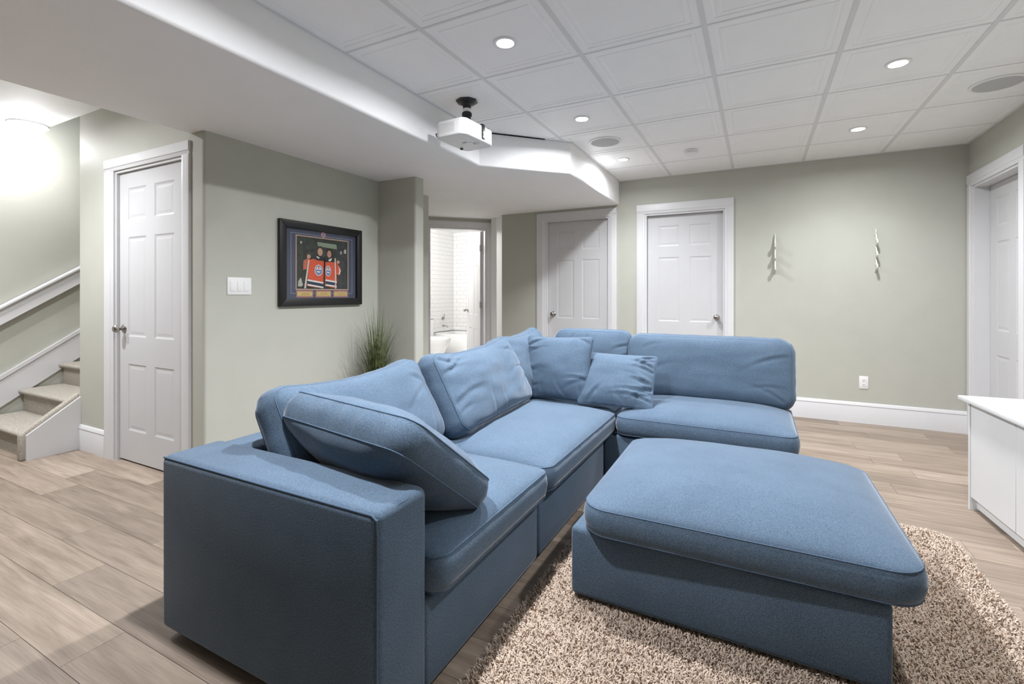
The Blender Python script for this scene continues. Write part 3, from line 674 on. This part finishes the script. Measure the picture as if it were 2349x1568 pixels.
# ================================================================= CUSHIONS
def cushion_geo(w_, d_, g, crown_t, crown_b, r=.06, nu=36, nv=30, bulge=.012, wr=.004, seed=0, deform=None, knife=0.0, p=4.0, q=.65, folds=()):
    """soft cushion, local x width, y depth, z thickness. returns MB + seam paths"""
    def plan(u, v):
        x, y = u * w_ / 2, v * d_ / 2
        qx = max(-w_ / 2 + r, min(w_ / 2 - r, x)); qy = max(-d_ / 2 + r, min(d_ / 2 - r, y))
        a, b_ = (x - qx) / r, (y - qy) / r
        if a and b_: a, b_ = a * math.sqrt(1 - b_ * b_ / 2), b_ * math.sqrt(1 - a * a / 2)
        x, y = qx + a * r, qy + b_ * r
        if knife:   # concave sides, pointed corners
            x *= 1 - knife * (1 - v * v) * abs(u) ** 3; y *= 1 - knife * (1 - u * u) * abs(v) ** 3
        return x, y
    sv = Vector((seed * 3.1, seed * 7.7, seed * 1.3))
    def wrinkle(x, y, sgn):
        a = noise.noise(Vector((x * 4, y * 6, sgn)) + sv) * .9
        b_ = noise.noise(Vector((x * 7, y * 17, sgn * 2)) + sv) * .40
        f_ = 0.0
        if sgn > 0:
            for (fx, fy, fa, fl_, fw_, fd_) in folds:
                dx, dy = x - fx, y - fy; c_, s_2 = math.cos(fa), math.sin(fa)
                u_ = dx * c_ + dy * s_2; v_ = -dx * s_2 + dy * c_ + .12 * u_ * u_ / max(fl_, .01)
                f_ += fd_ * math.exp(-(u_ / fl_) ** 2) * (math.exp(-(v_ / fw_) ** 2) - .55 * math.exp(-((v_ - 1.9 * fw_) / (1.2 * fw_)) ** 2))
        return (a + b_) * wr - f_
    def top(u, v, s):
        x, y = plan(u, v); e = max(0, (1 - abs(u) ** p) * (1 - abs(v) ** p))
        c = crown_t if s > 0 else crown_b
        h = g / 2 + c * e ** q
        edge = min(1, e * 6)
        return (x, y, s * h + wrinkle(x, y, s) * edge)
    mb = MB()
    def warp(t):  # denser near the borders
        return math.sin(t * math.pi / 2) * .55 + t * .45
    us = [warp(-1 + 2 * i / nu) for i in range(nu + 1)]; vs = [warp(-1 + 2 * j / nv) for j in range(nv + 1)]
    it = lambda i, j: i * (nv + 1) + j
    for i in range(nu + 1):
        for j in range(nv + 1): mb.v.append(top(us[i], vs[j], 1))
    ob = len(mb.v)
    for i in range(nu + 1):
        for j in range(nv + 1): mb.v.append(top(us[i], vs[j], -1))
    for i in range(nu):
        for j in range(nv):
            mb.f.append((it(i, j), it(i + 1, j), it(i + 1, j + 1), it(i, j + 1)))
            mb.f.append((ob + it(i, j), ob + it(i, j + 1), ob + it(i + 1, j + 1), ob + it(i + 1, j)))
    per = [(i, 0) for i in range(nu)] + [(nu, j) for j in range(nv)] + [(i, nv) for i in range(nu, 0, -1)] + [(0, j) for j in range(nv, 0, -1)]
    n = len(per); rings = [[it(*q_) for q_ in per]]
    K = 3 if g > .002 else 0
    for k in range(1, K + 1):
        s = k / (K + 1); ring = []
        for (i, j) in per:
            x, y = plan(us[i], vs[j]); L_ = math.hypot(x, y)
            nx, ny = (us[i] if abs(us[i]) > .9 else 0), (vs[j] if abs(vs[j]) > .9 else 0); ll = math.hypot(nx, ny) or 1
            b_ = bulge * math.sin(math.pi * s) + wr * .5 * noise.noise(Vector((x * 16, y * 16, s)) + sv)
            ring.append(len(mb.v)); mb.v.append((x + nx / ll * b_, y + ny / ll * b_, g / 2 - g * s))
        rings.append(ring)
    rings.append([ob + it(*q_) for q_ in per])
    for a, b_ in zip(rings, rings[1:]):
        for k in range(n): mb.f.append((a[k], b_[k], b_[(k + 1) % n], a[(k + 1) % n]))
    if deform: mb.v = [deform(*v_) for v_ in mb.v]
    seams = [[mb.v[i] for i in rings[0]]]
    if K: seams.append([mb.v[i] for i in rings[-1]])
    return mb, seams
def cushion(name, label, cat, group, M, w_, d_, g, ct, cb, pipe=.0024, **k):
    mb, seams = cushion_geo(w_, d_, g, ct, cb, **k)
    o = obj(name, mb, M_FAB, ang=180)
    o.matrix_world = M
    tag(o, label, cat, group)
    for s in seams: obj('piping', MB().tube(s, pipe, 5, True), M_PIPE, o, ang=180)
    return o
def rand_folds(seed, w_, h_, n, depth=.008, bias=None):
    rr = random.Random(seed); out_ = []
    for k in range(n):
        side = bias[k % len(bias)] if bias else rr.choice('lrtb')
        if side in 'lr':
            sx = -1 if side == 'l' else 1
            out_.append((sx * w_ * rr.uniform(.30, .44), h_ * rr.uniform(-.42, .42), rr.uniform(-.5, .5), rr.uniform(.05, .13), rr.uniform(.007, .013), depth * rr.uniform(.6, 1.3)))
        else:
            sy = 1 if side == 't' else -1
            out_.append((w_ * rr.uniform(-.42, .42), sy * h_ * rr.uniform(.28, .42), math.pi / 2 + rr.uniform(-.6, .6), rr.uniform(.04, .09), rr.uniform(.006, .012), depth * rr.uniform(.5, 1.0)))
    return out_
def frame_m(c, ex, ey, ez):
    return Matrix(((ex[0], ey[0], ez[0], c[0]), (ex[1], ey[1], ez[1], c[1]), (ex[2], ey[2], ez[2], c[2]), (0, 0, 0, 1)))
def rotm(M, ax, deg): return M @ Matrix.Rotation(R(deg), 4, ax)

# ================================================================= SECTIONAL SOFA
SX0, SX1 = -1.865, -.865      # back / front
SY = [.925, 1.935, 2.955, 3.93]
CX1 = .155
Z0, BH, AH = .03, .30, .635
def rbox(x0, x1, y0, y1, z0, z1): return MB().box(x0, x1, y0, y1, z0, z1)
FEET_R = .022
def module(label, loc, base, arms=(), backs=(), feet=()):
    e = empty('sofa_module', loc, 0, label, 'sofa', 'sections of the blue modular sofa')
    lx, ly = loc[0], loc[1]
    def L(b_): return rbox(b_[0] - lx, b_[1] - lx, b_[2] - ly, b_[3] - ly, b_[4], b_[5])
    b_ = obj('base', L(base), M_FAB, e, bevel=.018, seg=3, ang=60)
    for q in arms: obj('arm', L(q), M_FAB, e, bevel=.026, seg=4, ang=60)
    for q in backs: obj('back_frame', L(q), M_FAB, e, bevel=.026, seg=4, ang=60)
    for (fx, fy) in feet: obj('foot', MB().lathe([(.022, 0), (.026, Z0 + .01)], 12, (fx - lx, fy - ly, 0)), M_BLACK, e)
    return e
g_ = .003
y0, y1, y2, y3 = SY
m1 = module('near sofa section with the broad blue arm', (SX0, y0, 0), (SX0 + .02, SX1, y0 + .20, y1 - g_, Z0, BH), arms=[(SX0, SX1, y0, y0 + .215, Z0, AH)], backs=[(SX0, SX0 + .2, y0 + .19, y1 - g_, Z0, AH - .01)],
       feet=[(SX0 + .1, y0 + .12), (SX1 - .1, y0 + .12), (SX0 + .1, y1 - .1), (SX1 - .1, y1 - .1)])
# seams on the arm
ax0, ax1 = .012, SX1 - SX0 - .012
obj('piping', MB().tube([(ax0, .006, AH - .009), (ax1 - .01, .006, AH - .009), (ax1 + .004, .008, AH - .02), (ax1 + .008, .006, AH - .06), (ax1 + .006, .006, Z0 + .03)], .0035, 6), M_PIPE, m1)
obj('piping', MB().tube([(ax1 + .004, .008, AH - .02), (ax1 + .004, .10, AH - .010), (ax1 + .004, .19, AH - .014)], .003, 6), M_PIPE, m1)
module('middle sofa section without arms, under the second back cushion', (SX0, y1, 0), (SX0 + .02, SX1, y1 + g_, y2 - g_, Z0, BH), backs=[(SX0, SX0 + .2, y1 + g_, y2 - g_, Z0, AH - .01)],
       feet=[(SX0 + .1, y1 + .1), (SX1 - .1, y1 + .1), (SX0 + .1, y2 - .1), (SX1 - .1, y2 - .1)])
module('corner sofa section behind the two throw pillows', (SX0, y2, 0), (SX0 + .02, SX1 - .03, y2 + g_, y3 - .02, Z0, BH), backs=[(SX0, SX0 + .2, y2 + g_, y3, Z0, AH - .01), (SX0 + .18, SX1 - .03, y3 - .2, y3, Z0, AH - .01)],
       feet=[(SX0 + .1, y2 + .1), (SX1 - .13, y2 + .1), (SX0 + .1, y3 - .1), (SX1 - .13, y3 - .1)])
module('far right sofa section behind the ottoman', (SX1, y2, 0), (SX1 - .024, CX1, y2 + .05, y3 - .02, Z0, BH), backs=[(SX1 - .024, CX1, y3 - .2, y3, Z0, AH - .01)],
       feet=[(SX1 + .1, y2 + .15), (CX1 - .1, y2 + .15), (SX1 + .1, y3 - .1), (CX1 - .1, y3 - .1)])

ID = lambda x, y, z: Matrix.Translation((x, y, z))
GS = 'seat cushions of the blue sofa'
SCG = .105
# seat cushions: local x along X, y along Y
def seat(x0, x1, y0_, y1_, lab, ct, **k): cushion('seat_cushion', lab, 'cushion', GS, ID((x0 + x1) / 2, (y0_ + y1_) / 2, BH + .014 + SCG / 2), x1 - x0, y1_ - y0_, SCG, ct, .006, wr=.003, **k)
seat(-1.62, -.825, 1.145, 1.955, 'blue seat cushion beside the broad sofa arm', .052, r=.05, seed=1)
seat(-1.62, -.825, 1.960, 3.095, 'large blue seat cushion in the middle of the sofa', .068, r=.06, seed=2)
seat(-1.62, -.845, 3.10, 3.72, 'blue corner seat cushion under the two throw pillows', .045, r=.05, seed=3)
seat(-.805, .195, 2.985, 3.74, 'wide blue seat cushion on the far right section', .066, r=.07, seed=4)

# back cushions
GB = 'back cushions of the blue sofa'
def back_x(c, lean, yaw=0, roll=0):
    s, k = math.sin(R(lean)), math.cos(R(lean)); M = frame_m(c, (0, 1, 0), (-s, 0, k), (k, 0, s))
    return Matrix.Translation(c) @ Matrix.Rotation(R(yaw), 4, 'Z') @ Matrix.Translation(-Vector(c)) @ rotm(M, 'Z', roll)
def back_y(c, lean, yaw=0, roll=0):
    s, k = math.sin(R(lean)), math.cos(R(lean)); M = frame_m(c, (1, 0, 0), (0, s, k), (0, -k, s))
    return Matrix.Translation(c) @ Matrix.Rotation(R(yaw), 4, 'Z') @ Matrix.Translation(-Vector(c)) @ rotm(M, 'Z', roll)
def sag(amt, w_, h_, skew=0.0):
    def f(x, y, z):
        k = (y / h_ + .5)
        return (x, y - amt * k * (1 - (2 * x / w_) ** 2) + skew * k * x, z)
    return f
HR = dict(nu=84, nv=48, bulge=.028)
cushion('back_cushion', 'blue back cushion behind the tilted arm pillow', 'cushion', GB, back_x((-1.550, 1.575, .648), 30, 0, 0), .84, .42, .13, .055, .04, r=.07, seed=5, wr=.010, deform=sag(.038, .84, .42, .02), folds=rand_folds(1, .84, .42, 8, .006), **HR)
cushion('back_cushion', 'blue back cushion over the middle section', 'cushion', GB, back_x((-1.490, 2.475, .672), 29, 3, 0), .93, .44, .13, .06, .04, r=.06, seed=6, wr=.016, deform=sag(.040, .93, .44, .02), folds=rand_folds(2, .93, .44, 16, .008, 'lrltrbl'), **HR)
cushion('back_cushion', 'narrow looking blue back cushion turned into the sofa corner', 'cushion', GB, back_x((-1.575, 3.27, .680), 20), .66, .45, .10, .055, .035, r=.07, seed=7, wr=.013, deform=sag(.03, .66, .45, .06), folds=rand_folds(3, .66, .45, 10, .010), **HR)
cushion('back_cushion', 'pale blue back cushion behind the larger throw pillow', 'cushion', GB, back_y((-1.175, 3.66, .680), 12), .60, .43, .10, .04, .03, r=.07, seed=8, wr=.009, folds=rand_folds(4, .60, .43, 8, .008, 'rrt'), **HR)
cushion('back_cushion', 'wide blue back cushion on the far right section', 'cushion', GB, back_y((-.335, 3.645, .662), 12), 1.06, .43, .12, .06, .03, r=.08, seed=9, wr=.007, folds=rand_folds(5, 1.06, .43, 5, .005, 'rl'), **HR)

# loose pillows
GP = 'loose pillows on the blue sofa'
def pil_m(c, deg_x, deg_y, deg_z): return Matrix.Translation(c) @ Matrix.Rotation(R(deg_z), 4, 'Z') @ Matrix.Rotation(R(deg_y), 4, 'Y') @ Matrix.Rotation(R(deg_x), 4, 'X')
cushion('pillow', 'thick blue box pillow tilted over the sofa arm', 'pillow', GP, pil_m((-1.20, 1.325, .640), -39, 1, -8.5), 0.66, .49, .10, .068, .100, r=.06, seed=10, wr=.010, pipe=.0028, p=2.8, q=.75, bulge=.014, nu=64, nv=50)
cushion('pillow', 'larger pale blue throw pillow standing in the sofa corner', 'pillow', GP, back_y((-1.285, 3.19, .672), 18, -4, 2), .53, .46, .0, .085, .07, pipe=.002, r=.03, knife=.05, seed=11, wr=.012, p=2.4, q=.6, nu=56, nv=50, folds=rand_folds(6, .53, .46, 14, .010, 'lblr'))
cushion('pillow', 'smaller light blue throw pillow with creased right side', 'pillow', GP, back_y((-.845, 3.20, .618), 36, 3, -1), .50, .40, .0, .075, .055, pipe=.002, r=.03, knife=.05, seed=12, wr=.012, p=2.4, q=.6, nu=56, nv=50, folds=rand_folds(7, .50, .40, 18, .014, 'rrrbrb'))

# ================================================================= OTTOMAN
RUGZ = .022
OT = empty('ottoman', (-.14, 2.22, RUGZ), R(-1.2), 'large square blue ottoman base standing on the shag rug', 'ottoman')
ow, od = 1.0, .95
obj('base', MB().box(-ow / 2, ow / 2, -od / 2, od / 2, .012, .275), M_FAB, OT, bevel=.02, seg=3, ang=60)
for sx in (-1, 1):
    for sy in (-1, 1): obj('foot', MB().lathe([(.022, -.012), (.026, .02)], 12, (sx * (ow / 2 - .1), sy * (od / 2 - .1), 0)), M_BLACK, OT)
def odef(x, y, z):   # slight button dimple
    d = math.hypot(x + .17, y - .10)
    return (x, y, z - (.006 * math.exp(-(d / .05) ** 2) if z > 0 else 0))
cushion('seat_cushion', 'wide crowned blue cushion lying on the ottoman', 'cushion', GS, pil_m((-.085, 2.20, .305 + .05), 0, 0, .6), 1.03, .97, .095, .088, .006, r=.10, nu=48, nv=44, seed=13, wr=.0025, deform=odef, p=3.0, q=.7)

# ================================================================= RUG
rug = empty('shag_rug', (0, 0, 0), 0, 'beige shag rug with rounded corners under the ottoman', 'rug')
RX0, RX1, RY0, RY1, RR = -.80, .835, .25, 3.075, .10
obj('backing', MB().prism(rrect(RX0, RX1, RY0, RY1, RR, 8), .001, .009), M_RUGBASE, rug, smooth=False)
def rug_pile():
    rs = np.random.RandomState(5); n = 215000
    x = rs.uniform(RX0, RX1, n); y = rs.uniform(RY0, RY1, n)
    qx = np.clip(x, RX0 + RR, RX1 - RR); qy = np.clip(y, RY0 + RR, RY1 - RR)
    keep = np.hypot(x - qx, y - qy) <= RR
    keep &= ~((x > -.58) & (x < .30) & (y > 1.85) & (y < 2.62))
    x, y = x[keep], y[keep]; n = len(x)
    a = rs.uniform(0, 2 * np.pi, n); h = rs.uniform(.012, .022, n); ln_ = rs.uniform(.004, .014, n); wd = rs.uniform(.0016, .0028, n)
    dx, dy = np.cos(a), np.sin(a); px, py = -dy * wd, dx * wd
    V = np.zeros((n, 6, 3), np.float32)
    for k, (s, hz, ww) in enumerate(((0, 0, .8), (.35, .75, 1.0), (1.0, 1.0, .55))):
        cx, cy, cz = x + dx * ln_ * s, y + dy * ln_ * s, .006 + h * hz
        V[:, 2 * k] = np.stack([cx + px * ww, cy + py * ww, cz], 1); V[:, 2 * k + 1] = np.stack([cx - px * ww, cy - py * ww, cz], 1)
    me = bpy.data.meshes.new('pile'); me.vertices.add(n * 6); me.vertices.foreach_set('co', V.ravel())
    base = (np.arange(n) * 6)[:, None, None]; q = np.array([[0, 1, 3, 2], [2, 3, 5, 4]])[None]
    F = (base + q).reshape(-1).astype(np.int32); nf = n * 2
    me.loops.add(nf * 4); me.loops.foreach_set('vertex_index', F)
    me.polygons.add(nf); me.polygons.foreach_set('loop_start', np.arange(nf, dtype=np.int32) * 4)
    me.update(calc_edges=True)
    for p in (): pass
    me.polygons.foreach_set('use_smooth', np.ones(nf, bool))
    o = link('pile', me, M_RUG, rug); o['kind'] = 'stuff'
rug_pile()

# ================================================================= MEDIA CONSOLE
cs = empty('media_console', (1.045, 3.545, 0), R(-86.2), 'low white media console at the right edge', 'console')
# local x runs towards the viewer along the front, local +y goes to the wall, -y is the front
CLn, CD, CH = 1.80, .40, .600
obj('side_panel', MB().box(0, .018, 0, CD, 0, CH), M_CONSOLE, cs, smooth=False)
obj('side_panel', MB().box(CLn - .018, CLn, 0, CD, 0, CH), M_CONSOLE, cs, smooth=False)
obj('carcass', MB().box(.018, CLn - .018, .025, CD, .07, CH - .001), M_CONSOLE, cs, smooth=False)
obj('plinth', MB().box(.018, CLn - .018, .03, .045, .012, .07), M_CONSOLE, cs, smooth=False)
obj('top', MB().box(-.045, CLn + .03, -.03, CD + .02, CH, CH + .022), M_CONSOLE, cs, bevel=.002)
nd = 4; dw = (CLn - .036) / nd
for k in range(nd): obj('door', MB().box(.018 + k * dw + .0015, .018 + (k + 1) * dw - .0015, .004, .023, .072, CH - .004), M_CONSOLE, cs, bevel=.001, seg=1)

# ================================================================= POTTED GRASS
pg = empty('potted_grass', (-2.86, 3.06, 0), 0, 'tall green grass plant in a pot behind the sofa', 'plant')
M_POT = mat('pot_glaze', (.06, .06, .06), .4, .4, noise_scale=12, noise_amt=.2)
obj('pot', MB().lathe([(.085, 0), (.10, .02), (.115, .24), (.12, .26), (.108, .26), (.10, .235), (.0, .235)], 28, cap=False), M_POT, pg, ang=40)
M_GRASS = mat('grass_blade', (.15, .175, .075), .6, .2, noise_scale=26, noise_amt=.5, col2=(.030, .050, .018))
def blades():
    mb = MB(); rr = random.Random(11)
    for k in range(620):
        a = rr.uniform(0, 2 * math.pi); r0 = rr.uniform(0, .07); x, y, z = r0 * math.cos(a), r0 * math.sin(a), .23
        L_ = rr.uniform(.45, .98) if k % 3 else rr.uniform(.35, .6); out_ = rr.uniform(.02, .22) * (1 if rr.random() < .85 else 1.6); a2 = a + rr.uniform(-.7, .7); wd = rr.uniform(.0016, .0032)
        n = 6; o = len(mb.v); c_, s_2 = math.cos(a2), math.sin(a2)
        for i in range(n + 1):
            t = i / n; bend = out_ * t ** 2.2; zz = z + L_ * (t - .35 * (out_ / .3) * t ** 3)
            ww = wd * (1 - t ** 2 * .92); cx, cy = x + c_ * bend, y + s_2 * bend
            cx = max(cx, XP + 2.86 + .004); cy = min(cy, 3.30 - 3.06 - .004)
            mb.v += [(cx - s_2 * ww, cy + c_ * ww, zz), (cx + s_2 * ww, cy - c_ * ww, zz)]
        for i in range(n): mb.f.append((o + 2 * i, o + 2 * i + 1, o + 2 * i + 3, o + 2 * i + 2))
    return mb
gb = obj('grass_blades', blades(), M_GRASS, pg, ang=60); gb['kind'] = 'stuff'

# ================================================================= BATHROOM THINGS
tl = empty('toilet', (-4.78, 6.88, .002), 0, 'white toilet seen through the bathroom doorway', 'toilet')
def loft(rings, n=28):
    mb = MB()
    for (cx, z, rx, ry) in rings:
        for k in range(n):
            a = 2 * math.pi * k / n; mb.v.append((cx + rx * math.cos(a), ry * math.sin(a), z))
    for i in range(len(rings) - 1):
        for k in range(n): mb.f.append((i * n + k, i * n + (k + 1) % n, (i + 1) * n + (k + 1) % n, (i + 1) * n + k))
    mb.f.append(tuple(range(n))); mb.f.append(tuple((len(rings) - 1) * n + k for k in range(n)))
    return mb
obj('bowl', loft([(-.27, 0, .20, .11), (-.27, .03, .19, .10), (-.28, .12, .17, .09), (-.27, .22, .19, .11), (-.24, .31, .225, .165), (-.225, .37, .235, .185), (-.225, .40, .235, .185)]), M_PORC, tl, ang=60)
obj('seat_lid', loft([(-.225, .40, .24, .19), (-.225, .43, .24, .19), (-.225, .44, .225, .175)]), M_PORC, tl, ang=60)
obj('tank', MB().box(-.66, -.46, -.20, .20, .36, .74), M_PORC, tl, bevel=.02, seg=3)
obj('tank_lid', MB().box(-.665, -.45, -.21, .21, .74, .775), M_PORC, tl, bevel=.01, seg=2)
tb = empty('bathtub', (BX, 7.28, .002), 0, 'white bathtub along the back bathroom wall', 'bathtub')
tmb = MB().box(.008, 1.6, 0, .045, 0, .455).box(.008, 1.6, .66, .712, 0, .455).box(.008, .08, .045, .66, 0, .455).box(1.53, 1.6, .045, .66, 0, .455).box(.08, 1.53, .045, .66, 0, .10)
obj('tub_shell', tmb, M_PORC, tb, bevel=.008, seg=2)
obj('apron_panel', MB().box(.10, 1.5, -.010, 0, .10, .36), M_PORC, tb, bevel=.004)
tf = empty('tub_faucet', (BX + .011, 7.62, .58), 0, 'small chrome tub faucet on the tiled wall', 'faucet')
obj('spout', MB().tube([(0, 0, 0), (.10, 0, 0), (.125, 0, -.03)], .016, 10), M_STEEL, tf, ang=60)
obj('lever', MB().lathe([(.03, 0), (.03, .012), (.012, .02), (.012, .04)], 16, (0, 0, .14), 'x').tube([(.035, 0, .14), (.038, 0, .23)], .007, 8), M_STEEL, tf, ang=60)
bt = empty('bathroom_light', (-4.65, 5.95, 2.42), 0, 'round ceiling light inside the bathroom, outside the picture', 'ceiling light')
obj('shade', MB().lathe([(.15, 0), (.15, -.03), (.10, -.07), (0, -.085)], 32, cap=False), M_DOME, bt, ang=60)
light('bath_lamp', 'POINT', bt, (0, 0, -.18), BATH_POWER, col=(1, .98, .95), size=.1)
